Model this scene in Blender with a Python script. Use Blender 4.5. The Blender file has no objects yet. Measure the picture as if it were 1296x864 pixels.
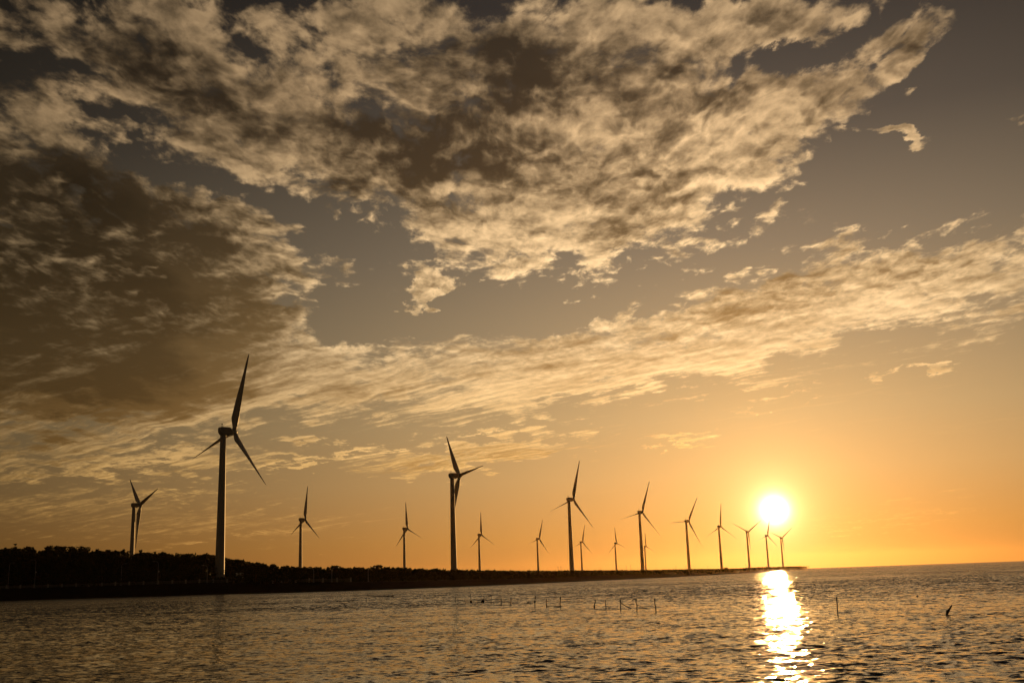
import bpy, math, random
import numpy as np
from mathutils import Vector, Matrix

SC = bpy.context.scene
C = SC.collection
rnd = random.Random(7)
rng = np.random.default_rng(11)

# ------------------------------------------------------------------ camera
F = 1341.0            # focal length in pixels of the 1296 px wide photograph
H = 2.4               # camera height above the water
SLOPE = 0.034
PITCH = math.atan(299 * math.cos(math.atan(SLOPE)) / F)
ROLL = -math.atan(SLOPE)
cam_d = bpy.data.cameras.new('camera')
cam = bpy.data.objects.new('camera', cam_d)
C.objects.link(cam)
cam_d.sensor_fit = 'HORIZONTAL'
cam_d.sensor_width = 36.0
cam_d.lens = 36.0 * F / 1296.0
cam_d.clip_start = 0.5
cam_d.clip_end = 60000
CAM_M = Matrix.Rotation(math.pi / 2 + PITCH, 4, 'X') @ Matrix.Rotation(ROLL, 4, 'Z')
cam.matrix_world = Matrix.Translation((0, 0, H)) @ CAM_M
SC.camera = cam
RM = np.array(CAM_M.to_3x3())

def ray(px, py):
    v = RM @ np.array([(px - 648) / F, -(py - 432) / F, -1.0])
    return v / np.linalg.norm(v)

def on_plane(px, py, z=0.0):
    d = ray(px, py); t = (z - H) / d[2]
    return np.array([d[0] * t, d[1] * t, z])

def at_dist(px, py, D):
    d = ray(px, py); t = D / math.hypot(d[0], d[1])
    return np.array([d[0] * t, d[1] * t, H + d[2] * t])

# ------------------------------------------------------------------ render / exposure
SC.view_settings.view_transform = 'Standard'
SC.view_settings.look = 'None'
SC.view_settings.exposure = 0.0
SC.view_settings.gamma = 1.0
SC.view_settings.use_curve_mapping = False
SC.cycles.max_bounces = 6
SC.cycles.volume_bounces = 0
SC.cycles.sample_clamp_indirect = 4.0
SC.cycles.use_denoising = True

# ------------------------------------------------------------------ sun
SUN_DIR = ray(980, 645)
SUN_EL = math.asin(SUN_DIR[2])
SUN_AZ = math.atan2(SUN_DIR[0], SUN_DIR[1])       # measured from +Y towards +X
sl = bpy.data.lights.new('sun', 'SUN')
sl.energy = 3.5
sl.angle = math.radians(0.53)
sl.color = (1.0, 0.52, 0.16)
sun = bpy.data.objects.new('sun', sl)
C.objects.link(sun)
sun.rotation_euler = Vector(SUN_DIR).to_track_quat('Z', 'Y').to_euler()

# ------------------------------------------------------------------ node helper
def lin(r, g, b):
    f = lambda c: (c / 255 / 12.92) if c / 255 <= 0.04045 else ((c / 255 + 0.055) / 1.055) ** 2.4
    return (f(r), f(g), f(b), 1.0)

class NT:
    def __init__(s, tree):
        s.t = tree; s.n = tree.nodes; s.l = tree.links
        s.n.clear()
    def new(s, kind, **kw):
        n = s.n.new(kind)
        for k, v in kw.items(): setattr(n, k, v)
        return n
    def put(s, sock, v):
        if hasattr(v, 'is_output'): s.l.new(v, sock)
        elif v is not None: sock.default_value = v
    def m(s, op, a, b=None, c=None, clamp=False):
        n = s.new('ShaderNodeMath', operation=op, use_clamp=clamp)
        for i, v in enumerate((a, b, c)): s.put(n.inputs[i], v)
        return n.outputs[0]
    def v(s, op, a, b=None, scale=None):
        n = s.new('ShaderNodeVectorMath', operation=op)
        s.put(n.inputs[0], a)
        if b is not None: s.put(n.inputs[1], b)
        if scale is not None: s.put(n.inputs['Scale'], scale)
        return n.outputs['Value'] if op in ('DOT_PRODUCT', 'LENGTH') else n.outputs['Vector']
    def sep(s, a):
        n = s.new('ShaderNodeSeparateXYZ'); s.put(n.inputs[0], a); return n.outputs
    def comb(s, x, y, z):
        n = s.new('ShaderNodeCombineXYZ')
        for i, v in enumerate((x, y, z)): s.put(n.inputs[i], v)
        return n.outputs[0]
    def noise(s, vec, scale, detail=4.0, rough=0.55, dist=0.0, lac=2.0):
        n = s.new('ShaderNodeTexNoise')
        s.put(n.inputs['Vector'], vec); s.put(n.inputs['Scale'], scale)
        n.inputs['Detail'].default_value = detail; n.inputs['Roughness'].default_value = rough
        n.inputs['Distortion'].default_value = dist; n.inputs['Lacunarity'].default_value = lac
        return n.outputs
    def smooth(s, x, a, b, o0=0.0, o1=1.0):
        n = s.new('ShaderNodeMapRange', interpolation_type='SMOOTHSTEP')
        s.put(n.inputs['Value'], x)
        for k, v in (('From Min', a), ('From Max', b), ('To Min', o0), ('To Max', o1)): s.put(n.inputs[k], v)
        return n.outputs['Result']
    def ramp(s, x, stops, interp='LINEAR'):
        n = s.new('ShaderNodeValToRGB'); r = n.color_ramp; r.interpolation = interp
        while len(r.elements) < len(stops): r.elements.new(0.5)
        for e, (p, c) in zip(r.elements, stops): e.position = p; e.color = c
        s.put(n.inputs[0], x); return n.outputs['Color']
    def mix(s, f, a, b, mode='MIX'):
        n = s.new('ShaderNodeMix', data_type='RGBA', blend_type=mode)
        n.clamp_factor = True
        s.put(n.inputs[0], f); s.put(n.inputs[6], a); s.put(n.inputs[7], b); return n.outputs[2]

# ------------------------------------------------------------------ sky
world = bpy.data.worlds.new('World')
SC.world = world
world.use_nodes = True
w = NT(world.node_tree)
tc = w.new('ShaderNodeTexCoord')
D = w.v('NORMALIZE', tc.outputs['Generated'])
dx, dy, dz = w.sep(D)
zc = w.m('MAXIMUM', dz, 0.0)
el = w.m('MULTIPLY', w.m('ARCSINE', zc), 180 / math.pi)              # degrees above the horizon
az = w.m('MULTIPLY', w.m('ARCTAN2', dx, dy), 180 / math.pi)
daz = w.m('SUBTRACT', az, math.degrees(SUN_AZ))
gam = w.m('MULTIPLY', w.m('ARCCOSINE', w.m('MINIMUM', w.v('DOT_PRODUCT', D, tuple(SUN_DIR)), 1.0)), 180 / math.pi)

# the clear air: colour by height, dimming away from the sun's side
E2 = lambda d: d / 40.0
clear = w.ramp(w.m('DIVIDE', el, 40.0), [
    (0.0, lin(196, 130, 60)), (E2(2), lin(202, 146, 76)), (E2(5), lin(200, 160, 104)), (E2(8), lin(188, 159, 113)),
    (E2(12), lin(163, 142, 109)), (E2(17), lin(130, 116, 96)), (E2(23), lin(86, 78, 69)), (E2(30), lin(50, 46, 44)),
    (1.0, lin(38, 35, 34))])
azf = w.m('EXPONENT', w.m('MULTIPLY', w.m('POWER', w.m('DIVIDE', w.m('ABSOLUTE', w.m('SUBTRACT', daz, -1.0)), 29.0), 2.0), -1.0))
azf = w.m('MULTIPLY_ADD', azf, 0.94, 0.06)
azf = w.m('ADD', azf, w.smooth(w.m('ABSOLUTE', daz), 50.0, 120.0, 0.0, 0.12))

# coordinates on the cloud deck, stretched along the cloud streets
q = w.m('ADD', zc, 0.065)
qx, qy = w.m('DIVIDE', dx, q), w.m('DIVIDE', dy, q)
sa = math.radians(-52)
along = w.m('ADD', w.m('MULTIPLY', qx, math.sin(sa)), w.m('MULTIPLY', qy, math.cos(sa)))
across = w.m('SUBTRACT', w.m('MULTIPLY', qx, math.cos(sa)), w.m('MULTIPLY', qy, math.sin(sa)))
high = w.smooth(el, 7.0, 17.0)
sun2 = (math.sin(SUN_AZ), math.cos(SUN_AZ), 0.0)
PI = w.comb(qx, w.m('MULTIPLY', qy, 0.62), 0.0)
warp = w.v('SUBTRACT', w.noise(PI, 2.6, 3.0)['Color'], (0.5, 0.5, 0.5))
PI = w.v('ADD', PI, w.v('SCALE', warp, scale=0.10))
PS = w.v('ADD', w.comb(w.m('MULTIPLY', along, 0.23), across, 2.0), w.v('SCALE', warp, scale=0.16))
def both(scale, detail, rough, off=(0, 0, 0), dist=0.25, puff=0.0):
    """cloud texture: rounded puffs overhead, drawn-out streets lower down"""
    hi = w.noise(w.v('ADD', PI, off) if any(off) else PI, scale * .95, detail, rough, dist * .4)['Fac']
    if puff:
        vo = w.new('ShaderNodeTexVoronoi', feature='SMOOTH_F1', voronoi_dimensions='2D')
        w.put(vo.inputs['Vector'], w.v('ADD', PIW, off) if any(off) else PIW)
        vo.inputs['Scale'].default_value = scale * 1.25; vo.inputs['Detail'].default_value = 2.0
        vo.inputs['Roughness'].default_value = 0.6; vo.inputs['Smoothness'].default_value = 0.6
        hi = w.m('ADD', hi, w.m('MULTIPLY', w.m('SUBTRACT', 0.46, vo.outputs['Distance']), puff))
    lo = w.noise(w.v('ADD', PS, off) if any(off) else PS, scale * .82, detail, rough + .03, dist * 2.4)['Fac']
    return w.m('ADD', w.m('MULTIPLY', hi, high), w.m('MULTIPLY', lo, w.m('SUBTRACT', 1.0, high)))
PIW = w.v('ADD', PI, w.v('SCALE', w.v('SUBTRACT', w.noise(PI, 14.0, 3.0, 0.6)['Color'], (0.5, 0.5, 0.5)), scale=0.10))
P = PI
n_big = both(3.2, 3.0, 0.55)
n_mid = both(9.5, 8.0, 0.60, puff=0.30)
n_fine = both(30.0, 6.0, 0.62)
n_sun = both(9.5, 8.0, 0.60, tuple(.030 * c for c in sun2), puff=0.30)
relief = w.m('SUBTRACT', n_mid, n_sun)
n_sun2 = both(30.0, 6.0, 0.62, tuple(.012 * c for c in sun2))
relief2 = w.m('SUBTRACT', n_fine, n_sun2)
# direction wobbled a little so that the banks below have ragged outlines
wob = w.noise(PI, 5.0, 6.0, 0.62)['Color']
DW = w.v('ADD', D, w.v('SCALE', w.v('SUBTRACT', wob, (0.5, 0.5, 0.5)), scale=0.10))

def bank(px, py, rx, ry, ang=0.0, wt=1.0):
    """one cloud bank in the sky: an ellipse about a direction (radii in 1/1341 rad)"""
    c = ray(px, py)
    d = math.radians(ang)
    e = 2.0
    r = ray(px + e * math.cos(d), py + e * math.sin(d)) - c
    r -= c * np.dot(r, c); r /= np.linalg.norm(r)
    u = np.cross(c, r)
    M = Matrix((r, u, c)).transposed()
    n = w.new('ShaderNodeMapping', vector_type='TEXTURE')
    w.put(n.inputs['Vector'], DW)
    n.inputs['Location'].default_value = tuple(c)
    n.inputs['Rotation'].default_value = M.to_euler('XYZ')
    n.inputs['Scale'].default_value = (rx / F, ry / F, 0.6)
    g = w.new('ShaderNodeTexGradient', gradient_type='SPHERICAL')
    w.l.new(n.outputs[0], g.inputs[0])
    return w.m('MULTIPLY', g.outputs['Fac'], wt)

def total(lst):
    s = None
    for b in lst:
        v = bank(*b)
        s = v if s is None else w.m('ADD', s, v)
    return s

COVER = [
    (60, 365, 430, 205, 0, 2.0), (250, 330, 200, 120, 10, .8), (200, 492, 330, 66, -4, 1.0), (420, 465, 200, 50, -4, .8),
    (250, 70, 300, 120, 14, .95), (120, 20, 200, 50, 0, .5), (380, 190, 230, 85, 28, 1.15), (480, 40, 170, 70, -10, .7), (20, 150, 200, 120, 10, .9),
    (640, 190, 330, 120, 0, 1.4), (860, 185, 310, 120, -24, 1.6), (700, 290, 330, 85, -8, 1.35), (1010, 130, 190, 60, -26, .9),
    (860, 40, 330, 60, -6, 1.0), (1160, 45, 100, 28, -38, 1.0), (640, 20, 330, 60, 0, .8), (960, 25, 140, 34, -10, .6), (640, 90, 260, 70, 0, .8), (820, 110, 260, 60, -14, .5),
    (545, 371, 46, 24, -8, 2.3), (860, 415, 560, 58, -11, 1.2), (1160, 345, 300, 78, -14, 1.0), (1220, 400, 180, 36, -14, .55),
    (700, 495, 230, 36, -11, .9), (930, 460, 220, 34, -9, .7),
    (600, 576, 200, 22, -6, 1.05), (410, 577, 100, 11, -5, .9), (858, 556, 52, 9, -3, 1.1), (1162, 464, 60, 9, -9, 1.1),
    (1138, 163, 76, 17, -12, 2.4), (1165, 117, 54, 20, -14, 1.9), (985, 499, 60, 8, -12, .55), (1288, 150, 46, 20, -20, 1.6),
    (920, 341, 22, 12, 0, .7), (1060, 318, 50, 12, -20, .6),
    (110, 586, 300, 20, -2, .8), (60, 640, 260, 40, 0, .38), (300, 665, 260, 26, -1, .35), (1110, 654, 170, 9, -6, .4),
    (250, 625, 140, 10, -2, .4),
]
HOLES = [
    (430, 275, 110, 50, 24, 1.0), (250, 222, 170, 30, 22, .8), (470, 330, 90, 60, 10, .8), (1230, 190, 170, 120, -20, .9), (630, 395, 240, 30, -4, .9),
    (1000, 66, 160, 32, -16, .9), (1190, 120, 110, 50, -40, .6), (1130, 428, 170, 20, -14, .45), (1010, 395, 110, 14, -12, .3), (440, 400, 90, 40, 0, .7), (1010, 65, 100, 26, -16, .5),
]
THICK = [
    (50, 370, 350, 210, 0, 1.7), (170, 420, 190, 110, 5, .7), (60, 490, 260, 60, 0, .7), (110, 580, 240, 14, -2, .5), (110, 250, 160, 60, 10, .7), (660, 100, 280, 80, 0, 1.1),
    (480, 160, 250, 60, 10, .7), (560, 210, 300, 70, 0, .55), (900, 372, 380, 42, -11, .95), (620, 445, 280, 36, -6, .55), (960, 75, 150, 50, -20, .7),
    (60, 60, 200, 80, 0, .8), (370, 400, 120, 30, 0, .5), (880, 130, 120, 40, -15, .35), (250, 110, 260, 60, 10, .4),
]
cover = w.m('SUBTRACT', total(COVER), total(HOLES))
thick = total(THICK)
det = w.m('ADD', w.m('ADD', w.m('MULTIPLY', w.m('SUBTRACT', n_big, 0.5), 1.5), w.m('MULTIPLY', w.m('SUBTRACT', n_mid, 0.5), 2.0)),
          w.m('MULTIPLY', w.m('SUBTRACT', n_fine, 0.5), 1.0))
det = w.m('MULTIPLY', det, w.smooth(el, 3.0, 11.0, 0.40, 1.0))
inside = w.smooth(cover, -0.05, 0.16)
dens = w.m('ADD', w.m('MULTIPLY', w.m('MINIMUM', w.m('MAXIMUM', cover, -0.4), 1.5), 0.85), det)
alpha = w.m('MULTIPLY', w.smooth(dens, 0.10, 0.72), inside)
# thick parts show their unlit grey-brown bellies, thin parts and edges glow
n_lit = both(3.3, 6.0, 0.56, (3.1, 1.7, 0.4))
body = w.m('ADD', w.m('MULTIPLY', w.m('MINIMUM', thick, 1.05), 0.72), w.m('MULTIPLY', w.m('SUBTRACT', n_lit, 0.5), 2.3))
body = w.m('ADD', body, w.m('MULTIPLY', w.m('SUBTRACT', dens, 0.60), 0.24))
body = w.m('SUBTRACT', body, w.m('MULTIPLY', relief, 1.5))
body = w.m('SUBTRACT', body, w.m('MULTIPLY', relief2, 0.35))
shade = w.smooth(body, -0.30, 0.92)
cl_lit = w.ramp(w.m('DIVIDE', el, 40.0), [(0.0, lin(240, 172, 82)), (E2(5), lin(242, 190, 112)), (E2(12), lin(246, 208, 154)), (E2(20), lin(228, 190, 140)), (E2(25), lin(206, 170, 125)), (E2(30), lin(176, 146, 108)), (1.0, lin(110, 92, 70))])
cl_dark = w.ramp(w.m('DIVIDE', el, 40.0), [(0.0, lin(176, 116, 50)), (E2(6), lin(166, 122, 64)), (E2(12), lin(146, 115, 72)), (E2(17), lin(96, 77, 51)), (E2(22), lin(70, 56, 40)), (E2(30), lin(48, 40, 32)), (1.0, lin(40, 35, 30))])
azc = w.m('MULTIPLY_ADD', w.m('EXPONENT', w.m('MULTIPLY', w.m('POWER', w.m('DIVIDE', w.m('ABSOLUTE', w.m('ADD', daz, 4.0)), 31.0), 2.0), -1.0)), 0.9, 0.1)
azd = w.m('MULTIPLY_ADD', azf, 0.93, 0.07)
spark = w.m('ADD', w.m('MULTIPLY', relief, 1.5), w.m('MULTIPLY', relief2, 0.6))
spark = w.m('ADD', spark, w.m('MULTIPLY', w.m('SUBTRACT', both(2.1, 3.0, 0.5, (9.0, 4.0, 1.0)), 0.5), 1.3))
edge = w.smooth(dens, 0.95, 0.35)
spark = w.m('MAXIMUM', w.m('ADD', w.m('MULTIPLY_ADD', edge, 0.28, 0.88), spark), 0.35)
cl_dark = w.v('SCALE', cl_dark, scale=w.smooth(thick, 0.9, 1.5, 1.0, 0.55))
cl = w.mix(shade, w.v('SCALE', cl_lit, scale=w.m('MULTIPLY', azc, spark)), w.v('SCALE', cl_dark, scale=azd))
sky = w.mix(alpha, w.v('SCALE', clear, scale=azf), cl)
# the over-bright disc and its aureole in the hazy air
def glow(amp, sig, col, power=1.0):
    e = w.m('EXPONENT', w.m('MULTIPLY', w.m('POWER', w.m('DIVIDE', gam, sig), power), -1.0))
    return w.v('SCALE', col, scale=w.m('MULTIPLY', e, amp))
sky = w.v('ADD', sky, glow(9.0, 0.44, (1.0, 0.86, 0.55), 1.5))
sky = w.v('ADD', sky, glow(1.5, 0.85, (1.0, 0.80, 0.36), 1.0))
sky = w.v('ADD', sky, glow(0.42, 2.2, (1.0, 0.64, 0.22), 1.0))
sky = w.v('ADD', sky, glow(0.22, 6.5, (1.0, 0.60, 0.18), 1.4))
# a real sky's share, and the whole at strength 0.1
nish = w.new('ShaderNodeTexSky', sky_type='NISHITA')
nish.sun_disc = False
nish.sun_elevation = SUN_EL
nish.sun_rotation = SUN_AZ
nish.dust_density = 3.0
nsky = w.v('MULTIPLY', nish.outputs['Color'], (0.05, 0.035, 0.018))
sky = w.v('ADD', w.v('SCALE', sky, scale=10.0), nsky)
bg = w.new('ShaderNodeBackground')
w.put(bg.inputs['Color'], sky)
bg.inputs['Strength'].default_value = 0.1
wo = w.new('ShaderNodeOutputWorld')
w.l.new(bg.outputs[0], wo.inputs['Surface'])
world.cycles.sampling_method = 'MANUAL'
world.cycles.sample_map_resolution = 1024

# ------------------------------------------------------------------ materials
MATS = {}
def mat(name, col, rough=0.7, vary=0.25, scale=1.0, metallic=0.0, spec=0.4):
    if name in MATS: return MATS[name]
    m = bpy.data.materials.new(name); m.use_nodes = True
    t = NT(m.node_tree)
    o = t.new('ShaderNodeOutputMaterial'); b = t.new('ShaderNodeBsdfPrincipled')
    co = t.new('ShaderNodeTexCoord').outputs['Object']
    n = t.noise(co, scale, 5.0, 0.6)['Fac']
    k = t.m('MULTIPLY_ADD', n, 2 * vary, 1 - vary)
    t.put(b.inputs['Base Color'], t.v('SCALE', tuple(col), scale=k))
    b.inputs['Roughness'].default_value = rough; b.inputs['Metallic'].default_value = metallic
    b.inputs['Specular IOR Level'].default_value = spec
    t.l.new(b.outputs[0], o.inputs['Surface'])
    MATS[name] = m
    return m
M_TOWER = mat('tower_paint', (0.34, 0.34, 0.33), 0.55, 0.08, 0.3)
M_BLADE = mat('blade_gelcoat', (0.5, 0.5, 0.49), 0.5, 0.06, 0.2)
M_DARK = mat('dark_metal', (0.08, 0.08, 0.08), 0.5, 0.2, 2.0)
M_LEAF = mat('leaf', (0.045, 0.055, 0.022), 0.75, 0.5, 0.15, spec=0.15)
M_BARK = mat('bark', (0.09, 0.065, 0.045), 0.9, 0.3, 1.0, spec=0.1)
M_SOIL = mat('soil', (0.035, 0.028, 0.018), 0.95, 0.45, 0.08, spec=0.1)
M_ROCK = mat('revetment', (0.026, 0.022, 0.018), 0.9, 0.5, 0.5, spec=0.15)
M_PAVE = mat('paving', (0.22, 0.2, 0.18), 0.85, 0.2, 0.6)
M_CONC = mat('concrete', (0.36, 0.33, 0.29), 0.85, 0.2, 1.5)
M_GALV = mat('galvanised', (0.34, 0.33, 0.31), 0.5, 0.15, 2.0)
M_WHITE = mat('white_paint', (0.75, 0.74, 0.7), 0.5, 0.08, 1.0)
M_GLASSY = mat('lamp_glass', (0.7, 0.62, 0.55), 0.25, 0.05, 3.0)
M_WOOD = mat('wet_wood', (0.06, 0.045, 0.03), 0.7, 0.4, 3.0)
M_ROPE = mat('rope', (0.10, 0.08, 0.05), 0.85, 0.3, 5.0)
M_FLOAT = mat('float', (0.05, 0.045, 0.04), 0.6, 0.3, 5.0)

# ------------------------------------------------------------------ mesh helpers
class MB:
    def __init__(s): s.v = []; s.f = []
    def add(s, vs, fs):
        o = len(s.v); s.v += [tuple(map(float, p)) for p in vs]; s.f += [tuple(i + o for i in f) for f in fs]
    def loft(s, rings, cap=True):
        n = len(rings[0]); vs = [p for r in rings for p in r]; fs = []
        for k in range(len(rings) - 1):
            for i in range(n):
                j = (i + 1) % n
                fs.append((k * n + i, k * n + j, (k + 1) * n + j, (k + 1) * n + i))
        if cap:
            fs.append(tuple(range(n))[::-1]); fs.append(tuple((len(rings) - 1) * n + i for i in range(n)))
        s.add(vs, fs)
    def tube(s, pts, rad, seg=8):
        pts = [Vector(p) for p in pts]; rings = []
        for i, p in enumerate(pts):
            t = (pts[min(i + 1, len(pts) - 1)] - pts[max(i - 1, 0)]).normalized()
            a = t.cross(Vector((0, 0, 1)) if abs(t.z) < .9 else Vector((1, 0, 0))).normalized(); b = t.cross(a)
            r = rad[i] if isinstance(rad, (list, tuple)) else rad
            rings.append([p + a * (r * math.cos(2 * math.pi * k / seg)) + b * (r * math.sin(2 * math.pi * k / seg)) for k in range(seg)])
        s.loft(rings)
    def box(s, c, d, rot=0.0):
        x, y, z = d[0] / 2, d[1] / 2, d[2] / 2
        cr, sr = math.cos(rot), math.sin(rot)
        vs = []
        for k in (-1, 1):
            for sx, sy in ((-1, -1), (1, -1), (1, 1), (-1, 1)):
                X, Y = sx * x, sy * y
                vs.append((c[0] + X * cr - Y * sr, c[1] + X * sr + Y * cr, c[2] + k * z))
        s.add(vs, [(0, 3, 2, 1), (4, 5, 6, 7), (0, 1, 5, 4), (1, 2, 6, 5), (2, 3, 7, 6), (3, 0, 4, 7)])
    def blob(s, c, r, seg=10, rings=6, jit=0.0):
        R = []
        for k in range(rings + 1):
            ph = -math.pi / 2 + math.pi * (k * .96 + .02 * rings) / rings
            R.append([(c[0] + r[0] * math.cos(ph) * math.cos(2 * math.pi * i / seg) * (1 + jit * rnd.uniform(-1, 1)),
                       c[1] + r[1] * math.cos(ph) * math.sin(2 * math.pi * i / seg) * (1 + jit * rnd.uniform(-1, 1)),
                       c[2] + r[2] * math.sin(ph)) for i in range(seg)])
        s.loft(R)
    def mesh(s, name, m, smooth=False):
        me = bpy.data.meshes.new(name)
        me.from_pydata(s.v, [], s.f); me.materials.append(m)
        me.polygons.foreach_set('use_smooth', [smooth] * len(me.polygons)); me.update()
        return me
    def build(s, name, m, parent=None, smooth=False):
        o = bpy.data.objects.new(name, s.mesh(name, m, smooth)); C.objects.link(o)
        if parent: o.parent = parent
        return o

def np_object(name, verts, quads, m, smooth=True, parent=None):
    verts = np.asarray(verts, np.float32); quads = np.asarray(quads, np.int32)
    me = bpy.data.meshes.new(name)
    k = quads.shape[1]
    me.vertices.add(len(verts)); me.vertices.foreach_set('co', verts.ravel())
    me.loops.add(quads.size); me.loops.foreach_set('vertex_index', quads.ravel())
    me.polygons.add(len(quads)); me.polygons.foreach_set('loop_start', np.arange(0, quads.size, k, dtype=np.int32))
    me.polygons.foreach_set('use_smooth', np.full(len(quads), smooth)); me.update(calc_edges=True)
    me.materials.append(m)
    o = bpy.data.objects.new(name, me); C.objects.link(o)
    if parent: o.parent = parent
    return o

def tag(o, label=None, cat=None, group=None, kind=None):
    if label: o['label'] = label
    if cat: o['category'] = cat
    if group: o['group'] = group
    if kind: o['kind'] = kind
    return o

def empty(name, loc, rz=0.0):
    o = bpy.data.objects.new(name, None); C.objects.link(o)
    o.location = tuple(map(float, loc)); o.rotation_euler = (0, 0, rz); o.empty_display_size = 1
    return o

# ------------------------------------------------------------------ water
def water_material():
    m = bpy.data.materials.new('sea_water'); m.use_nodes = True
    t = NT(m.node_tree)
    o = t.new('ShaderNodeOutputMaterial'); b = t.new('ShaderNodeBsdfPrincipled')
    g = t.new('ShaderNodeNewGeometry')
    p = g.outputs['Position']
    p1 = t.v('MULTIPLY', p, (0.55, 1.0, 0.0))
    half = (0.5, 0.5, 0.5)
    s1 = t.v('SUBTRACT', t.noise(p1, 6.0, 5.0, 0.65)['Color'], half)
    s2 = t.v('SUBTRACT', t.noise(t.v('ADD', p1, (31.0, 7.0, 0.0)), 0.55, 2.0, 0.5)['Color'], half)
    s3 = t.v('SUBTRACT', t.noise(t.v('MULTIPLY', p, (0.012, 0.03, 0.0)), 1.0, 3.0, 0.5)['Color'], half)
    # open water (flat sheet) carries all the waves in its shading, the near water only the ripples
    r = t.v('LENGTH', p)
    far = t.smooth(r, 30.0, 150.0)
    gust = t.m('MULTIPLY_ADD', t.sep(s3)[0], 0.9, 1.0)
    a1 = t.m('MULTIPLY', t.m('MULTIPLY_ADD', far, 0.1, 1.0), gust)
    a2 = t.m('MULTIPLY', t.m('MULTIPLY_ADD', far, 0.22, 0.22), gust)
    s = t.v('ADD', t.v('SCALE', s1, scale=a1), t.v('SCALE', s2, scale=a2))
    sx, sy, _ = t.sep(s)
    sx = t.m('MULTIPLY', sx, t.m('MULTIPLY_ADD', t.m('ABSOLUTE', sx), 6.0, 0.18))
    # far off only the faces of waves turned to the shore are seen, the backs hide behind them
    s4 = t.sep(t.v('SUBTRACT', t.noise(t.v('ADD', p1, (3.0, 77.0, 0.0)), 1.1, 3.0, 0.55)['Color'], half))[1]
    patch = t.noise(t.v('MULTIPLY', p, (0.02, 0.06, 0.0)), 1.0, 6.0, 0.7)['Fac']
    patch = t.smooth(patch, 0.36, 0.64, 0.6, 1.5)
    swell = t.m('MULTIPLY', t.m('SUBTRACT', t.m('MULTIPLY', t.m('ABSOLUTE', s4), -2.2), 0.035), patch)
    sy = t.m('ADD', t.m('MULTIPLY', sy, t.m('MULTIPLY_ADD', far, -1.55, 1.9)), t.m('MULTIPLY', swell, far))
    N = t.v('NORMALIZE', t.v('ADD', g.outputs['Normal'], t.comb(sx, sy, 0.0)))
    t.put(b.inputs['Normal'], N)
    b.inputs['Base Color'].default_value = (0.012, 0.011, 0.007, 1)
    b.inputs['Roughness'].default_value = 0.055
    b.inputs['IOR'].default_value = 1.333
    t.l.new(b.outputs[0], o.inputs['Surface'])
    return m

def make_water():
    R0, R1 = 9.0, 270.0
    r = [R0]
    while r[-1] < R1:
        x = r[-1]; r.append(x + min(max(0.45 * x * x / 2550.0, 0.09), 0.42))
    r = np.array(r); na = 900
    a = np.radians(np.linspace(-52, 52, na))
    A, RR = np.meshgrid(a, r)
    X, Y = RR * np.sin(A), RR * np.cos(A)
    Z = np.zeros_like(X)
    nw = 70
    for k in range(nw):
        lam = 0.32 * (1.7 / 0.32) ** (k / (nw - 1))
        th = math.radians(-90 + 12 + rng.normal(0, 38))
        amp = 0.0030 * lam ** 0.80 * rng.uniform(.6, 1.3)
        kx, ky = math.cos(th) * 2 * math.pi / lam, math.sin(th) * 2 * math.pi / lam
        ph = kx * X + ky * Y + rng.uniform(0, 6.28)
        s = np.sin(ph)
        Z += amp * (s + 0.35 * (s * s - .5))          # slightly peaked crests
    # calmer and rougher patches
    gx = 1 + .35 * np.sin(X * .11 + Y * .05 + 1) * np.sin(Y * .07 - X * .03 + 2)
    fade = np.clip((R1 - RR) / 90, 0, 1) * np.clip((RR - R0) / 5, 0, 1) * np.clip((math.radians(52) - np.abs(A)) / .08, 0, 1)
    Z *= fade * gx
    nr = len(r)
    V = np.stack([X.ravel(), Y.ravel(), Z.ravel()], 1)
    idx = np.arange(nr * na).reshape(nr, na)
    Q = np.stack([idx[:-1, :-1].ravel(), idx[:-1, 1:].ravel(), idx[1:, 1:].ravel(), idx[1:, :-1].ravel()], 1)[:, ::-1]
    # the flat rest, out to the horizon and behind the camera
    ex_v, ex_q = [], []
    def patch(r0, r1, a0, a1, n):
        o = len(V) + len(ex_v)
        for i in range(n + 1):
            t = a0 + (a1 - a0) * i / n
            ex_v.append((r0 * math.sin(t), r0 * math.cos(t), 0)); ex_v.append((r1 * math.sin(t), r1 * math.cos(t), 0))
        for i in range(n):
            ex_q.append((o + 2 * i, o + 2 * i + 1, o + 2 * i + 3, o + 2 * i + 2))
    w0 = math.radians(52)
    rend = r[-1]
    for a0, a1 in ((-w0, w0),):
        rr = [rend, 600, 1200, 2500, 5000, 9000]
        for i in range(len(rr) - 1): patch(rr[i], rr[i + 1], a0, a1, 899)
    patch(0.0, R0, -w0, w0, 899)
    patch(0.0, 400, w0, 2 * math.pi - w0, 120); patch(400, 9000, w0, 2 * math.pi - w0, 120)
    V = np.vstack([V, np.array(ex_v)]); Q = np.vstack([Q, np.array(ex_q)[:, ::-1]])
    o = np_object('water', V, Q, water_material())
    # make sure the sheet faces up
    if o.data.polygons[len(o.data.polygons) // 3].normal.z < 0: o.data.flip_normals()
    return tag(o, kind='structure')
make_water()

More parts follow.
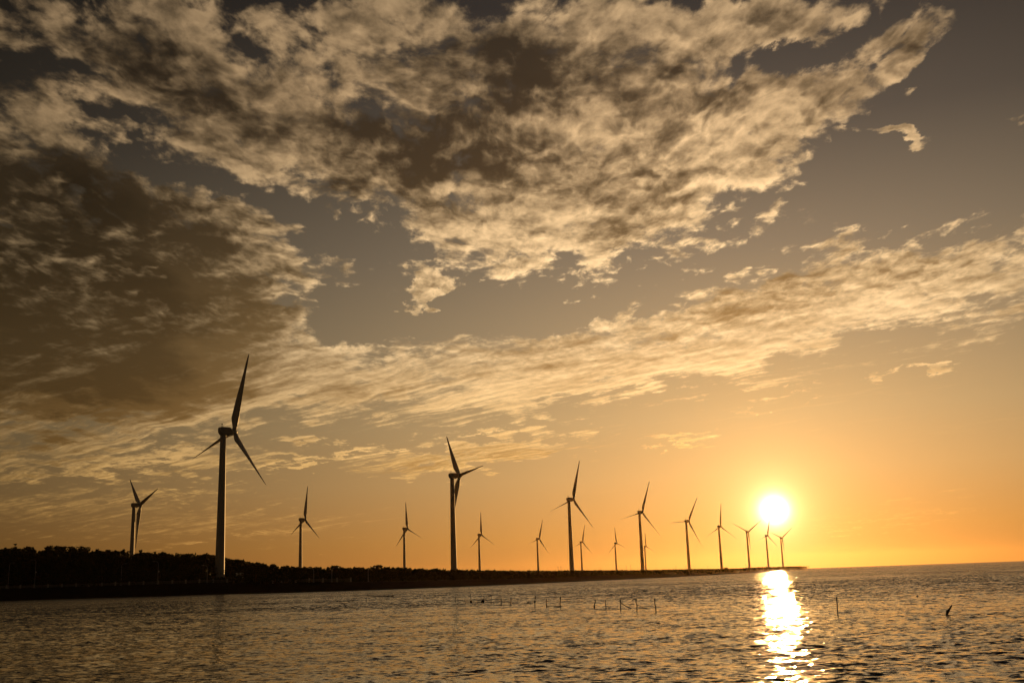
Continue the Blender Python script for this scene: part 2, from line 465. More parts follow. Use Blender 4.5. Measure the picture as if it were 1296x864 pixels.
# ------------------------------------------------------------------ the shore
SHORE_PX = [(-260, 765), (-120, 762.5), (0, 760), (110, 756.3), (220, 753.3), (330, 749.9), (390, 748.6), (440, 747.3), (482, 745.9), (550, 743.4),
            (660, 739), (770, 733.8), (860, 729.6), (960, 724.0), (1000, 721.3)]
SH = [on_plane(x, y)[:2] for x, y in SHORE_PX]
SH.append(np.array([SH[-1][0] + 110, SH[-1][1] + 330])); SHORE_PX.append((1020, 719.6))
SH.append(np.array([SH[-1][0] + 60, SH[-1][1] + 200])); SHORE_PX.append((1026, 719.0))
SHX = np.array([p[0] for p in SHORE_PX], float); SH = np.array(SH)
INL = np.array([-0.6, 0.8])
def shore_at(px):
    return np.array([np.interp(px, SHX, SH[:, 0]), np.interp(px, SHX, SH[:, 1])])
def top_z(px): return float(np.interp(px, [-260, 0, 277, 390, 520, 720, 860, 960, 1000, 1020, 1026], [5.6, 5.4, 4.6, 3.4, 2.6, 2.0, 2.2, 2.6, 2.6, 2.4, 1.0]))
def land_z(px, s):
    """height of the land, s metres inland of the waterline"""
    z0 = top_z(px)
    hill = np.interp(px, [-260, 0, 120, 330, 480, 650, 800, 1026], [8, 8, 6.0, 2.5, 2.4, 2.2, 2.0, 0.8])
    zz = np.interp(s, [-6, 0, 9, 10.5, 24, 34, 70, 300, 2600], [-1.5, -0.12, z0 - .35, z0, z0 + .05, z0 + .5, z0 + hill, z0 + hill * .9, z0 + hill * .4])
    return float(zz)
def land_pt(px, s, dz=0.0):
    p = shore_at(px) + INL * s
    return np.array([p[0], p[1], land_z(px, s) + dz])

def make_land():
    pxs = np.concatenate([np.linspace(-260, 860, 200), np.linspace(864, 1026, 90)])
    offs = [-6, -2, 0, 1.5, 3, 4.5, 6, 7.5, 9, 10.5, 24, 29, 34, 45, 58, 70, 100, 150, 300, 900, 2600]
    V, Q = [], []
    for i, px in enumerate(pxs):
        for j, s in enumerate(offs):
            p = land_pt(px, s)
            if 0 <= s <= 9: p[2] += rnd.uniform(-.12, .12); p[:2] += rng.normal(0, .25, 2)
            if s > 24: p[2] += rnd.uniform(-.25, .25)
            V.append(p)
    n = len(offs)
    for i in range(len(pxs) - 1):
        for j in range(n - 1):
            Q.append((i * n + j, (i + 1) * n + j, (i + 1) * n + j + 1, i * n + j + 1))
    o = np_object('terrain', V, Q, M_SOIL, True)
    o.data.materials.append(M_ROCK)
    mi = np.array([1 if (k % (n - 1)) < 9 else 0 for k in range(len(Q))], np.int32)
    o.data.polygons.foreach_set('material_index', mi)
    tag(o, kind='structure')
    # promenade on top of the dyke
    b = MB()
    for i in range(120):
        pa, pb = -260 + i * 7.5, -260 + (i + 1) * 7.5
        q = [land_pt(pa, 12.5, .03), land_pt(pb, 12.5, .03), land_pt(pb, 18.5, .03), land_pt(pa, 18.5, .03)]
        b.add(q, [(0, 1, 2, 3)])
    tag(b.build('promenade_path', M_PAVE), kind='structure')
make_land()

# ------------------------------------------------------------------ vegetation
def leaf_cards(centres, size, m_name, parent=None, mat_=M_LEAF):
    """many small leaf-clump faces at the given points"""
    c = np.asarray(centres); n = len(c)
    a = rng.normal(size=(n, 3)); a /= np.linalg.norm(a, axis=1)[:, None]
    b = np.cross(a, rng.normal(size=(n, 3))); b /= np.linalg.norm(b, axis=1)[:, None]
    s = size * rng.uniform(.55, 1.35, (n, 1))
    a *= s; b *= s * rng.uniform(.5, .9, (n, 1))
    V = np.stack([c - a, c + b * .8 - a * .1, c + a, c - b * .8 + a * .1], 1).reshape(-1, 3)
    Q = np.arange(4 * n).reshape(n, 4)
    return np_object(m_name, V, Q, mat_, False, parent)

def crown_points(base, h, r, n, pointed=0.5):
    """points of an uneven crown made of several clumps; base = foot of the tree"""
    pts = []
    k = rnd.randint(6, 9)
    for i in range(k):
        t = rnd.uniform(.3, .97)
        rr = r * (1 - pointed * t) * rnd.uniform(.3, .9)
        an = rnd.uniform(0, 6.28)
        cc = np.array([math.cos(an) * rr * .8, math.sin(an) * rr * .8, h * t])
        cr = r * rnd.uniform(.28, .5) * (1.15 - .5 * t)
        m = max(3, n // k)
        p = rng.normal(size=(m, 3)); p /= np.linalg.norm(p, axis=1)[:, None]
        p *= (rng.uniform(0, 1, (m, 1)) ** .4) * cr
        p[:, 2] *= rnd.uniform(.8, 1.25)
        p += cc
        p[:, 2] = np.minimum(p[:, 2], h)
        pts.append(p)
    m = n // 12 + 2                        # the leader shoot at the top
    p = np.stack([rng.normal(0, .12 * r, m), rng.normal(0, .12 * r, m), h * rng.uniform(.82, 1.0, m)], 1)
    pts.append(p)
    return np.vstack(pts) + base

SKY_PX = [(-260, 690), (0, 695), (22, 692), (45, 695), (58, 694), (72, 692), (112, 694), (122, 695), (140, 697), (165, 699), (190, 699), (230, 700.5),
          (255, 703), (275, 705), (290, 708), (305, 710), (330, 714), (350, 715), (380, 718), (420, 718.5), (445, 718), (474, 718), (482, 718), (520, 719.5), (560, 721),
          (600, 722.5), (660, 723.2), (720, 723), (760, 722.6), (800, 722.6), (860, 721), (905, 720.8), (940, 719.2), (960, 717.6), (1000, 716.4), (1018, 716.2), (1027, 718)]
SKX = [p[0] for p in SKY_PX]; SKY_ = [p[1] for p in SKY_PX]
def z_for(px, py, p):
    """height at which the point straight above p lies on the sight line of row py (from the photo's viewpoint)"""
    d = ray(px, py); D_ = math.hypot(p[0], p[1])
    return H + d[2] / math.hypot(d[0], d[1]) * D_
def px_of(p):
    c = RM.T @ (np.asarray(p, float) - np.array([0, 0, H])); return 648 + F * c[0] / -c[2]

def make_wood():
    pts = []; trunks = MB()
    spots = [(-200 + 900 * (i + rnd.random()) / 760, rnd.choice([28, 36, 45, 60, 75]) + rnd.uniform(-5, 5)) for i in range(760)]
    spots += [(300 + 290 * (i + rnd.random()) / 420, rnd.uniform(130, 215)) for i in range(420)]
    for u, s in spots:
        b = land_pt(u, s)
        px = px_of(b)
        if s > 128 and not (250 < px < 335): continue
        top = z_for(px, np.interp(px, SKX, SKY_), b)
        h = top - b[2]
        if s < 34: h *= rnd.uniform(.5, .7)
        elif s < 55: h *= rnd.uniform(.75, .97)
        else: h *= rnd.uniform(.88, 1.05)
        DT = math.hypot(b[0], b[1])
        low = None                          # clearings that leave tower feet and hut in view
        if 258 < px < 297 and DT < 492: low = 735.5
        elif 297 <= px < 318 and DT < 505: low = 733.5
        elif 562 < px < 602: low = 728.0
        if low is not None: h = min(h, max(z_for(px, low + rnd.uniform(0, 1.5), b) - b[2], .3))
        elif h < .8: h = rnd.uniform(.8, 1.6)
        r = min(max(h * .36, 1.2), 5.0) * rnd.uniform(.8, 1.25)
        n = int(min(330, 40 + 22 * h))
        pts.append(crown_points(b, h, r, n, rnd.uniform(.3, .8)))
        # undergrowth hiding the trunks
        m = int(20 + 9 * h)
        pts.append(b + np.stack([rng.normal(0, 3, m), rng.normal(0, 2.5, m), rng.uniform(0, max(.5 if low else 1.2, h * .8), m)], 1))
        if h > 3: trunks.tube([b - [0, 0, .3], b + [rnd.uniform(-.4, .4), 0, h * .5], b + [rnd.uniform(-.6, .6), 0, h * .85]], [.22, .16, .05], 5)
    o = leaf_cards(np.vstack(pts), 0.62, 'woodland')
    tag(o, 'dark wood of casuarina-like trees behind the promenade on the left shore', 'woodland', kind='stuff')
    trunks.build('trunk', M_BARK, o)['kind'] = 'stuff'
make_wood()

def make_scrub():
    pts = []
    for i in range(1500):
        u = 640 + 384 * ((i + rnd.random()) / 1500) ** .8
        s = rnd.uniform(10, 85) if u < 860 else rnd.uniform(4, 130)
        if u > 1010: s = rnd.uniform(8, 30)
        b = land_pt(u, s)
        px = px_of(b)
        top = z_for(px, np.interp(px, SKX, SKY_), b)
        h = min(max(top - b[2], .5), 9.0) * rnd.uniform(.6, 1.05)
        m = 26
        wd = 1.6 + (u - 640) / 384 * 4
        p = np.stack([rng.normal(0, wd, m), rng.normal(0, wd, m), h * rng.uniform(0, 1, m) ** .8], 1)
        pts.append(b + p)
    o = leaf_cards(np.vstack(pts), 0.9, 'scrub')
    tag(o, 'low dark scrub along the thinning shore and the far spit', 'scrub', kind='stuff')
make_scrub()

def tree(px, py, s, r, label, name='tree', pointed=.4, n=420):
    b = land_pt(px, s)
    u = px + (px - px_of(b)); b = land_pt(u, s)
    for _ in range(6):
        u += px - px_of(b); b = land_pt(u, s)
    h = z_for(px, py, b) - b[2]
    e = empty(name, b)
    tag(e, label, 'tree')
    t = MB(); t.tube([(0, 0, -.4), (.1, 0, h * .4), (-.1, .1, h * .9)], [.32, .22, .06], 7)
    for k in range(5):
        an = rnd.uniform(0, 6.28); z = h * rnd.uniform(.4, .75)
        t.tube([(0, 0, z), (math.cos(an) * r * .6, math.sin(an) * r * .6, z + h * .12)], [.1, .03], 5)
    t.build('trunk', M_BARK, e)
    leaf_cards(crown_points(np.zeros(3), h, r, n, pointed), 0.6, 'crown', e)
    return e
tree(17, 688.0, 62, 2.6, 'tall tree whose ragged top stands highest above the left end of the wood')
tree(39.5, 692.0, 62, 1.6, 'slim pointed treetop poking out between the highest treetop and the broad flat crown', pointed=.8)
tree(63, 690.3, 62, 4.6, 'broad tree with a flat wide crown rising from the wood near the left edge', pointed=.1, n=700)
tree(155, 695.0, 62, 2.8, 'bushy treetop just left of the turbine that stands behind the wood')
tree(177, 696.2, 62, 1.7, 'small rounded treetop just right of the turbine that stands behind the wood', pointed=.3)
tree(260, 700.0, 66, 2.4, 'knobbly treetop just left of the tallest turbine tower', pointed=.2)
tree(307.5, 708.0, 175, 1.8, 'pointed treetop just right of the tallest turbine tower, above the white hut', pointed=.6)
tree(425, 716.0, 62, 3.0, 'rounded treetop between the two small turbines behind the wood', pointed=.2)
tree(477, 716.0, 62, 2.8, 'rounded clump of a tree left of the small turbine before the second tallest', pointed=.2)

# round bush and its dark hut at the foot of the turbine left of the sun
def bush(px, py, D_, r, label):
    p = at_dist(px, py, D_); z0 = p[2] - r * 1.6
    e = empty('bush', (p[0], p[1], max(z0, 2.0)))
    tag(e, label, 'bush')
    hh = p[2] - e.location.z
    q = rng.normal(size=(420, 3)); q /= np.linalg.norm(q, axis=1)[:, None]
    q *= (rng.uniform(0, 1, (420, 1)) ** .35) * np.array([r, r, hh * .55]); q[:, 2] += hh * .48
    leaf_cards(q, .8, 'crown', e)
    t = MB(); t.tube([(0, 0, -1.2), (0.1, 0, hh * .5)], [.3, .12], 6); t.build('trunk', M_BARK, e)

# ------------------------------------------------------------------ wind turbines
BL = 35.5
def blade_mesh():
    b = MB(); rings = []
    st = [(1.0, 1.9, 1.0, 0), (2.2, 2.0, .95, 8), (4.0, 3.0, .60, 11), (6.2, 3.75, .36, 11), (9, 3.4, .26, 9), (14, 2.9, .23, 6), (20, 2.1, .2, 4),
          (26, 1.35, .17, 4), (31, .95, .15, 2), (34, .62, .14, 1), (BL, .22, .14, 0)]
    n = 14
    for r, c, th, tw in st:
        ring = []
        a = math.radians(tw + 74)
        for i in range(n):
            t = 2 * math.pi * i / n
            x = math.cos(t) * .5 + (.16 if r > 3 else .0) * min(1, (r - 2) / 4)
            y = math.sin(t) * .5 * th * (1.0 if th > .9 else (1 + .6 * math.cos(t)) * .75)
            X, Y = -x * c, y * c
            ring.append((X * math.cos(a) - Y * math.sin(a), X * math.sin(a) + Y * math.cos(a) + 0.0004 * r * r, r))
        rings.append(ring)
    b.loft(rings)
    return b.mesh('blade', M_BLADE, True)      # rotor axis = +Y, blade along +Z

OVER = 5.4      # rotor plane ahead of the tower axis
HUB = 65.0
def make_turbine():
    root = empty('wind_turbine', (0, 0, 0))
    t = MB()
    prof = [(-4.0, 2.1), (0, 2.1), (1.0, 2.07), (20, 1.82), (40, 1.55), (55, 1.36), (62.9, 1.26)]
    t.loft([[(r * math.cos(2 * math.pi * i / 28), r * math.sin(2 * math.pi * i / 28), z) for i in range(28)] for z, r in prof])
    tw = t.build('tower', M_TOWER, root, True)
    d = MB(); d.box((0, -2.08, 2.6), (.95, .18, 2.2)); d.box((0, -2.5, 1.35), (1.2, .9, .12))
    for k in range(6): d.box((0, -3.05 - .22 * k, 1.2 - .2 * k), (1.0, .22, .06))
    d.build('door', M_DARK, tw)
    nb = MB()
    # nacelle: boxy, slanted back end, along +Y towards the rotor
    def sec(y, wd, z0, z1, ch=.45):
        return [(-wd + ch, y, z0), (wd - ch, y, z0), (wd, y, z0 + ch), (wd, y, z1 - ch), (wd - ch, y, z1), (-wd + ch, y, z1), (-wd, y, z1 - ch), (-wd, y, z0 + ch)]
    nb.loft([sec(-2.1, 1.0, -.5, 1.4), sec(-1.95, 1.2, -.9, 1.6), sec(-1.4, 1.32, -1.6, 1.75), sec(-.8, 1.38, -1.85, 1.8), sec(2.6, 1.38, -1.8, 1.8), sec(3.5, 1.2, -1.5, 1.6)])
    nb.loft([[(1.3 * math.cos(2 * math.pi * i / 20), 1.3 * math.sin(2 * math.pi * i / 20), z) for i in range(20)] for z in (-2.4, -1.9)])
    nac = nb.build('nacelle', M_TOWER, root); nac.location = (0, 0, HUB)
    an = MB(); an.tube([(-.35, -.7, 1.8), (-.35, -.7, 3.2)], .07, 6); an.tube([(.35, -.7, 1.8), (.35, -.7, 3.0)], .07, 6)
    an.tube([(-.35, -.95, 3.2), (-.35, -.4, 3.25)], .1, 6); an.tube([(-.35, -.7, 3.1), (.35, -.7, 3.0)], .06, 6); an.blob((.35, -.7, 3.1), (.22, .22, .18), 8, 4)
    an.build('wind_vane', M_DARK, nac)
    hb = MB()
    hb.loft([[(r * math.cos(2 * math.pi * i / 22), y, r * math.sin(2 * math.pi * i / 22)) for i in range(22)] for y, r in
             ((-1.9, 1.2), (-1.4, 1.38), (-.2, 1.4), (.6, 1.2), (1.2, .85), (1.6, .45), (1.7, .1))])
    h = hb.build('hub', M_BLADE, root, True); h.location = (0, OVER, HUB)
    bm = blade_mesh()
    for k in range(3):
        o = bpy.data.objects.new('blade', bm); C.objects.link(o); o.parent = root; o.location = (0, OVER, HUB)
    return root

proto = make_turbine()
def copy_tree(o, parent=None):
    c = o.copy(); C.objects.link(c)
    if parent: c.parent = parent
    for ch in list(o.children): copy_tree(ch, c)
    return c
GT = 'wind turbines along the shore'
# rotor centre pixel, yaw of the rotor axis (deg from the view axis), blade phase, base height, label
TURB = [
    ((296, 546.6), 42, 16, 5.0, 'tallest and nearest dark wind turbine, rising at the right end of the high wood'),
    ((177.7, 639.2), 49, -48, 5.5, 'wind turbine behind the wood near the left edge, two blades raised in a V'),
    ((386.4, 657.3), 49, 6, 5.0, 'small wind turbine behind the wood, first one right of the tallest turbine'),
    ((515.8, 668.8), 50, -7, 4.5, 'small wind turbine behind the low wood, directly left of the second tallest turbine'),
    ((581.5, 602), 62, -35, 4.0, 'second tallest wind turbine, one blade hanging down close along its tower'),
    ((609.5, 676.5), 50, -2, 4.5, 'small wind turbine with blades in an even Y directly right of the second tallest turbine'),
    ((682.8, 681.5), 53, 18, 4.5, 'small far wind turbine standing just left of the third tallest turbine'),
    ((725.8, 631.9), 53, 17, 4.0, 'third tallest wind turbine, near the middle of the shore, one blade pointing low right'),
    ((737.6, 685.6), 53, 13, 4.5, 'small far wind turbine close beside the right of the third tallest turbine tower'),
    ((780.5, 687), 49, -7, 4.5, 'small far wind turbine standing alone between the third and fourth tallest turbines'),
    ((813, 648), 45, 20, 4.0, 'fourth tallest wind turbine, one tiny turbine almost hidden behind its tower'),
    ((817.8, 690.8), 52, -3, 4.5, 'tiny wind turbine almost hidden behind the tower of the fourth tallest turbine'),
    ((871.7, 659.2), 51, 30, 4.0, 'mid-sized wind turbine with one blade level to the left, right of the fourth tallest'),
    ((912.3, 666), 49, 5, 4.0, 'hazy brown wind turbine with a round bush at the foot of its tower'),
    ((947.3, 672.7), 48, 57, 4.0, 'hazy brown wind turbine with two blades in a wide V just left below the sun'),
    ((971.7, 677.5), 55, 14, 4.0, 'hazy brown wind turbine right under the sun, one blade pointing up at it'),
    ((990, 680.4), 52, 54, 4.0, 'last and smallest hazy wind turbine at the outer end of the shore'),
]
first = True
for (hx, hy), yaw, ph, bz, label in TURB:
    d = ray(hx, hy)
    D_ = (bz + HUB - H) / (d[2] / math.hypot(d[0], d[1]))
    hp = at_dist(hx, hy, D_)
    A = math.radians(yaw)
    base = hp - np.array([math.sin(A), math.cos(A), 0]) * OVER
    r = proto if first else copy_tree(proto)
    first = False
    r.location = (base[0], base[1], bz)
    r.rotation_euler = (0, 0, -A)
    tag(r, label, 'wind turbine', GT)
    k = 0
    for ch in r.children:
        nm = ch.name.split('.')[0]
        if nm == 'blade':
            ch.rotation_euler = (0, math.radians(ph + 120 * k), 0); k += 1
        elif nm == 'hub': ch.rotation_euler = (0, math.radians(ph), 0)
    if hx == 912.3: T912 = base

bush(918.5, 717.6, math.hypot(*T912[:2]) - 20, 4.2, 'round dark bush at the foot of the hazy turbine left of the sun')

# ------------------------------------------------------------------ promenade furniture
def railing():
    e = empty('railing', land_pt(200, 11.2))
    e0 = np.array(e.location)
    tag(e, 'long pale promenade railing with evenly spaced posts on top of the dyke', 'railing')
    pts = []
    u = -40.0
    while u < 470:
        pts.append(land_pt(u, 11.2)); u += 9.0
    pm = None
    for i, p in enumerate(pts):
        q = p - e0
        if i % 2 == 0:
            b = MB(); b.box((0, 0, .68), (.46, .46, 1.36)); b.box((0, 0, 1.43), (.6, .6, .14)); b.box((0, 0, .1), (.58, .58, .26))
            if pm is None: pm = b.mesh('post', M_CONC)
            o = bpy.data.objects.new('post', pm); C.objects.link(o); o.parent = e; o.location = tuple(q)
    for z, r in ((.35, .05), (.68, .05), (1.02, .07)):
        b = MB(); b.tube([p - e0 + np.array([0, 0, z]) for p in pts], r, 6); b.build('rail', M_CONC, e)
railing()

def lamp(px, topy, s, ball, side, label):
    b = land_pt(px, s); u = px
    for _ in range(6):
        u += px - px_of(b); b = land_pt(u, s)
    h = max(z_for(px, topy, b) - b[2], 5.0)
    e = empty('street_lamp', b); tag(e, label, 'street lamp', 'lamp posts along the promenade')
    t = MB(); t.tube([(0, 0, -.2), (0, 0, .5), (0, 0, h - .8)], [.17, .13, .09], 8); t.loft([[(.26 * sx, .26 * sy, z) for sx, sy in ((-1, -1), (1, -1), (1, 1), (-1, 1))] for z in (-.1, .35)])
    t.build('pole', M_GALV, e)
    a = MB(); a.tube([(0, 0, h - .85), (side * .25, 0, h - .3), (side * .8, 0, h - .03), (side * 1.7, 0, h + .05)], [.08, .07, .06, .05], 7); a.build('arm', M_GALV, e)
    l = MB(); l.loft([[(side * (1.6 + x), y, h + .05 + z) for x, y, z in ((0, -w_, 0), (0, w_, 0), (0, w_ * .8, .14), (0, -w_ * .8, .14))] for w_ in (.001,)] , False) if False else None
    l.box((side * 2.0, 0, h + .05), (.95, .34, .14)); l.box((side * 2.0, 0, h - .04), (.7, .26, .06)); l.build('lamp_head', M_GALV, e)
    if ball:
        g = MB(); g.blob((.32, -.05, h * .56), (.34, .34, .34), 12, 8); g.tube([(0, 0, h * .56 - .5), (.3, -.05, h * .56 - .34)], .05, 6); g.build('lamp_globe', M_GLASSY, e, True)
    return e
for px, ty, ball, side, lab in [
    (10, 712, 0, 1, 'lamp post nearest the left edge of the photo, before the wood'),
    (43.5, 708, 1, -1, 'lamp post with a pale round globe halfway up, second from the left edge'),
    (153, 713, 0, 1, 'plain lamp post in front of the wood, left of the turbine behind the trees'),
    (199.5, 710, 1, -1, 'lamp post with a pale round globe halfway up, right of the turbine behind the trees'),
    (262, 715, 0, -1, 'plain lamp post just left of the tallest turbine tower'),
    (345.5, 717, 0, 1, 'plain lamp post between the white hut and the first small turbine'),
    (397, 722, 0, -1, 'short lamp post just right of the first small turbine behind the wood'),
    (420, 720, 0, 1, 'plain lamp post midway between the two small turbines behind the wood'),
    (466, 723, 0, 1, 'short lamp post before the low wood, farthest from the left edge'),
]:
    lamp(px, ty, 20.5, ball, side, lab)

def hut():
    D_ = 492.0
    p = at_dist(303.5, 731, D_); top = at_dist(303.5, 723.6, D_)[2]
    z0 = top - 3.0
    e = empty('hut', (p[0], p[1], z0)); e.rotation_euler = (0, 0, math.radians(18))
    tag(e, 'small white hut with a dark doorway on a mound right of the tallest turbine', 'hut')
    b = MB()
    b.box((-1.25, 0, 1.25), (.7, 2.4, 2.5)); b.box((1.25, 0, 1.25), (.7, 2.4, 2.5)); b.box((0, 1.1, 1.25), (1.8, .2, 2.5)); b.box((0, 0, 2.3), (1.795, 1.99, .4))
    b.build('wall', M_WHITE, e)
    r = MB(); r.box((0, 0, 2.62), (3.6, 2.8, .22)); r.build('roof', M_WHITE, e)
    d = MB(); d.box((0, .9, 1.04), (1.78, .12, 2.06)); d.build('door', M_DARK, e)
    # the mound it stands on
    m = MB()
    c = at_dist(297, 731, D_)
    R = []
    for k, (rr, z) in enumerate(((15, 3.2), (11, z0 - 1.2), (7.5, z0 - .25), (4.0, z0 - .02), (.3, z0))):
        R.append([(c[0] + 1.5 + rr * math.cos(2 * math.pi * i / 26) * (1 + .08 * math.sin(3 * i)), c[1] + rr * .8 * math.sin(2 * math.pi * i / 26), z) for i in range(26)])
    m.loft(R)
    tag(m.build('terrain_mound', MATS['soil'], None, True), kind='structure')
hut()

def cabinet():
    T = TURB[4]
    for px, lab in ((577.5, 'pale equipment cabinet right beside the foot of the second tallest turbine'), (590.0, 'pale equipment cabinet farther right of the second tallest turbine, by the low wood')):
        D_ = 640.0
        p = at_dist(px, 725.8, D_); z1 = at_dist(px, 723.2, D_)[2]; hgt = 2.6
        e = empty('equipment_cabinet', (p[0], p[1], z1 - hgt)); tag(e, lab, 'cabinet', 'cabinets by the second tallest turbine')
        b = MB(); b.box((0, 0, hgt / 2 - .8), (3.4, 2.2, hgt + 1.4)); b.build('casing', M_WHITE, e)
        r = MB(); r.box((0, 0, hgt - .02), (3.7, 2.5, .16)); r.build('roof', M_CONC, e)
        d = MB(); d.box((-.8, -1.12, hgt * .45), (1.3, .06, 1.9)); d.box((.8, -1.12, hgt * .45), (1.3, .06, 1.9)); d.build('door', M_GALV, e)
cabinet()

# thin far masts
mm = None
for i, (px, ty) in enumerate([(706.5, 716.5), (710, 716), (793, 715.5), (798, 714.5), (856, 715.5), (868, 716.5), (896, 716), (944.5, 713)]):
    D_ = 1500.0 if px > 850 else 1250.0
    p = at_dist(px, 722, D_); h = at_dist(px, ty, D_)[2] - 4.0
    if mm is None:
        b = MB(); b.tube([(0, 0, -3), (0, 0, 10)], [.16, .1], 6); b.box((0, 0, 9.2), (1.6, .12, .12)); b.box((0, 0, 8.4), (1.2, .12, .12))
        mm = b.mesh('mast', M_DARK)
    o = bpy.data.objects.new('mast', mm); C.objects.link(o); o.location = (p[0], p[1], 4.0); o.scale = (1, 1, max(h, 4) / 10)
    tag(o, 'thin faint far mast standing above the low shore', 'mast', 'far masts along the low shore')

# ------------------------------------------------------------------ fishing stakes in the water
GS = 'fishing stakes standing in the water'
def stake(px0, y0, px1, y1, label, rad=.055, knob=0.0, ball=None, twig=False):
    """foot at (px1,y1) on the water, top at (px0,y0)"""
    b = on_plane(px1, y1, 0.0)
    D_ = math.hypot(b[0], b[1])
    t = at_dist(px0, y0, D_)
    e = empty('fishing_stake', b); tag(e, label, 'stake', GS)
    v = t - b
    s = MB(); rad *= .46
    n = 6
    pts = [(-v[0] * .35, -v[1] * .35, -v[2] * .35 - .4)] + [tuple(v * (k / n) + np.append(rng.normal(0, .012, 2), 0)) for k in range(n + 1)]
    s.tube(pts, [rad * 1.25] + [rad * (1.25 - .4 * k / n) for k in range(n + 1)], 7)
    s.build('pole', M_WOOD, e, True)
    if knob:
        k = MB(); k.blob(tuple(v * .9), (rad * 1.7, rad * 1.7, .12), 8, 5, .15); k.build('lashing', M_ROPE, e)
    if ball:
        k = MB(); k.blob((ball[0] * D_ / F, 0, ball[1] * D_ / F), (ball[2] * D_ / F, ball[2] * D_ / F, ball[3] * D_ / F), 10, 6, .12); k.build('float', M_FLOAT, e)
    return e, b, t
ST = [
    ((463.5, 755, 463.5, 762), dict(label='lone leaning stake at the left end of the floating net line', rad=.06)),
    ((576.5, 753, 576.3, 762.3), dict(label='leftmost stake of the long row, under the second tallest turbine', rad=.05)),
    ((588.6, 753.5, 588.6, 763.7), dict(label='faint thin stake, second from the left of the long row', rad=.04)),
    ((595.5, 751.5, 596, 762.3), dict(label='stake with a small dark float at its foot', rad=.05, ball=(0.3, 1.2, 1.5, 2.0))),
    ((612.7, 753, 611.6, 762.5), dict(label='stake rising from the biggest dark float of the row', rad=.055, ball=(-.6, 1.2, 2.2, 2.6))),
    ((621.7, 753.5, 621.6, 764.2), dict(label='stake with a short crosspiece just right of the biggest float', rad=.05)),
    ((634.2, 756, 634.4, 765.3), dict(label='straight dark stake between the crosspiece stake and a fainter stake', rad=.06)),
    ((646.7, 756, 646.4, 765.3), dict(label='rough faint stake left of a wide gap in the row', rad=.05, knob=1)),
    ((677.6, 753.5, 676.8, 768.0), dict(label='knotty faint stake just left of the pair joined by a bar', rad=.055, knob=1, ball=(.2, 6.5, 1.2, 1.3))),
    ((691.4, 757, 691.7, 767.6), dict(label='left stake of the pair joined by a low bar', rad=.075)),
    ((709.2, 755, 709.3, 767.6), dict(label='right, taller stake of the pair joined by a low bar', rad=.075, knob=1)),
    ((753.3, 758, 752.2, 769.0), dict(label='short stake thickened at its foot, leaning slightly right', rad=.07, ball=(.1, 1.4, 1.1, 2.4))),
    ((766.4, 758.3, 766.6, 769.6), dict(label='thin straight stake between the thick-footed stake and the roped stakes', rad=.055)),
    ((785.0, 758.5, 785.6, 771.0), dict(label='knobbed stake with a rope running steeply down to its right', rad=.065, knob=1)),
    ((805.1, 757, 806, 771.6), dict(label='knobbed stake with a fainter rope, left of the last stake of the row', rad=.07, knob=1)),
    ((828.4, 757, 830.5, 773.3), dict(label='last stake of the row on the right, leaning left', rad=.065, knob=1)),
    ((1058.8, 755.3, 1060.5, 777.5), dict(label='tall lone stake to the right of the sun glitter', rad=.055, knob=1)),
]
SP = [stake(*a, **k) for a, k in ST]
def rope(p, q, sag, rad, name, label, cat):
    b = MB(); p, q = np.array(p, float), np.array(q, float)
    b.tube([p + (q - p) * t - np.array([0, 0, sag * 4 * t * (1 - t)]) for t in np.linspace(0, 1, 9)], rad, 6)
    return tag(b.build(name, M_ROPE), label, cat)
def pt(i, f): return SP[i][1] + (SP[i][2] - SP[i][1]) * f
rope(pt(13, .72), on_plane(798.5, 769.5, 0.0), .03, .03, 'rope', 'dark rope slanting from a knobbed stake down to the water', 'rope')
rope(pt(14, .5), on_plane(819, 769.3, .02), .03, .02, 'rope', 'faint rope slanting from the taller knobbed stake to the water', 'rope')
rope(pt(9, .04) , pt(10, .04), .02, .06, 'bar', 'low dark bar lying at the water between a pair of stakes', 'bar')
cb = MB(); c0 = pt(5, .2); cb.tube([c0 + np.array([-.35, 0, .03]), c0 + np.array([.3, 0, -.02])], .03, 6); o = cb.build('crosspiece', M_WOOD); o.parent = SP[5][0]; o.matrix_parent_inverse = Matrix.Translation(-SP[5][0].location)
# floating net line
a, b_ = on_plane(464, 754.0), on_plane(497, 754.8)
e = empty('net_line', a); tag(e, 'thin floating net line with a few dark floats near the left shore', 'net line')
r_ = MB(); r_.tube([(b_ - a) * t + np.array([0, 0, .07 + .02 * math.sin(9 * t)]) for t in np.linspace(0, 1, 16)], .07, 6); r_.build('rope', M_ROPE, e)
for px, sz in ((473, .9), (480, .9), (486.5, 1.5), (490.8, 1.3), (496.5, 1.6)):
    f_ = on_plane(px, 754.0 + (px - 464) / 33 * .8) - a; k_ = 260 / F * .55 * sz
    m_ = MB(); m_.blob((f_[0], f_[1], .1), (k_ * 1.3, k_, k_), 10, 6, .1); m_.build('float', M_FLOAT, e)

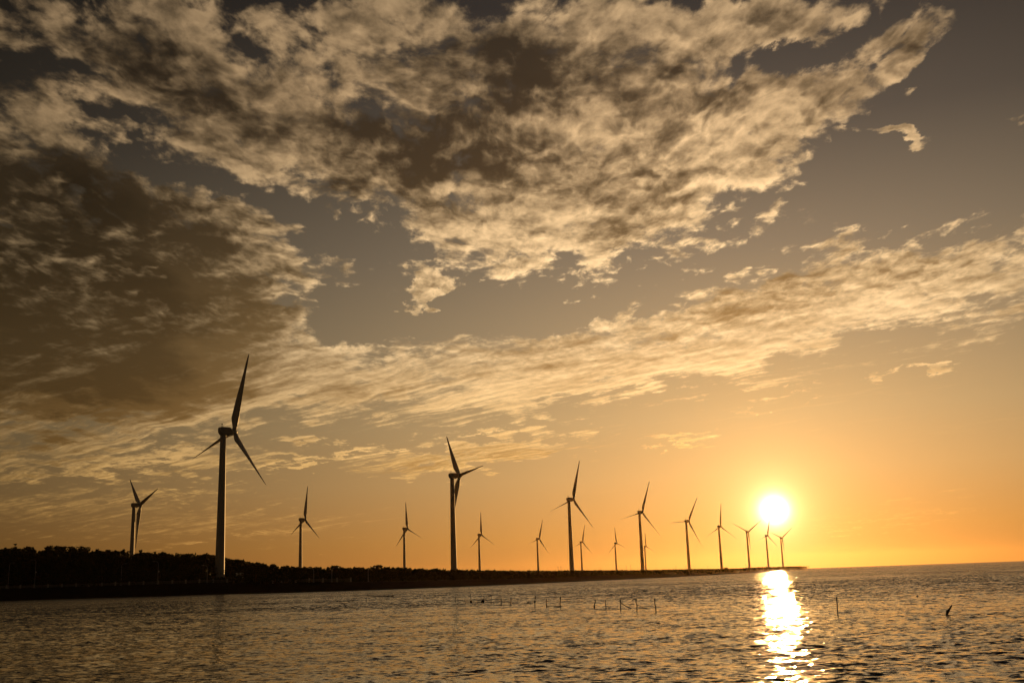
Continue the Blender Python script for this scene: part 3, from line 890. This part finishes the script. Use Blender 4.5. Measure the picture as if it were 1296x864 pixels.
# driftwood stump on the right, and the small dark float beyond it
b = on_plane(1198.5, 778.3); D_ = math.hypot(b[0], b[1]); k_ = D_ / F
e = empty('driftwood', b); tag(e, 'dark jagged driftwood branch sticking up slantwise from the water on the right', 'driftwood')
t = MB(); t.tube([(-2.4 * k_, 0, -2 * k_), (-.4 * k_, 0, .3 * k_), (1.6 * k_, 0, 4.2 * k_), (4.2 * k_, 0, 7.6 * k_), (6.9 * k_, 0, 11 * k_)], [1.0 * k_, 1.15 * k_, 1.75 * k_, .95 * k_, .8 * k_], 8)
t.blob((.9 * k_, 0, 4.0 * k_), (1.9 * k_, 1.5 * k_, 2.1 * k_), 9, 6, .2); t.build('log', M_WOOD, e)
t = MB(); t.tube([(4.6 * k_, 0, 8.2 * k_), (6.6 * k_, .1, 8.0 * k_), (8.2 * k_, .2, 6.6 * k_)], [.4 * k_, .3 * k_, .18 * k_], 6)
t.tube([(0, 0, 3.5 * k_), (-.5 * k_, 0, 6.6 * k_)], [.5 * k_, .2 * k_], 6); t.build('twig', M_WOOD, e)
t = MB(); t.blob((2.6 * k_, 0, .1 * k_), (2.6 * k_, 1.2 * k_, .7 * k_), 9, 5, .2); t.build('root', M_WOOD, e)
b = on_plane(1161, 754.6); k_ = math.hypot(b[0], b[1]) / F
m_ = MB(); m_.blob((0, 0, .25 * k_), (1.6 * k_, 1.2 * k_, 1.1 * k_), 10, 6, .12); m_.tube([(0, 0, .9 * k_), (.2 * k_, 0, 2.0 * k_)], .25 * k_, 6)
o = m_.build('float', M_FLOAT); o.location = tuple(b); tag(o, 'small dark float on the water beyond the driftwood branch', 'float')

# ------------------------------------------------------------------ thin haze, its warm tint also standing in for veiling glare round the sun
def haze():
    b = MB(); b.box((0, 0, 58.0), (20000, 20000, 124.0))
    m = bpy.data.materials.new('haze_glare'); m.use_nodes = True
    t = NT(m.node_tree)
    o = t.new('ShaderNodeOutputMaterial'); v = t.new('ShaderNodeVolumePrincipled')
    v.inputs['Color'].default_value = (0.95, 0.60, 0.26, 1); v.inputs['Density'].default_value = 0.0000095
    v.inputs['Anisotropy'].default_value = 0.82
    t.l.new(v.outputs[0], o.inputs['Volume'])
    h = b.build('haze', m)
    tag(h, kind='stuff', label='thin golden haze over the water, doubling as the glare veil round the sun')
haze()
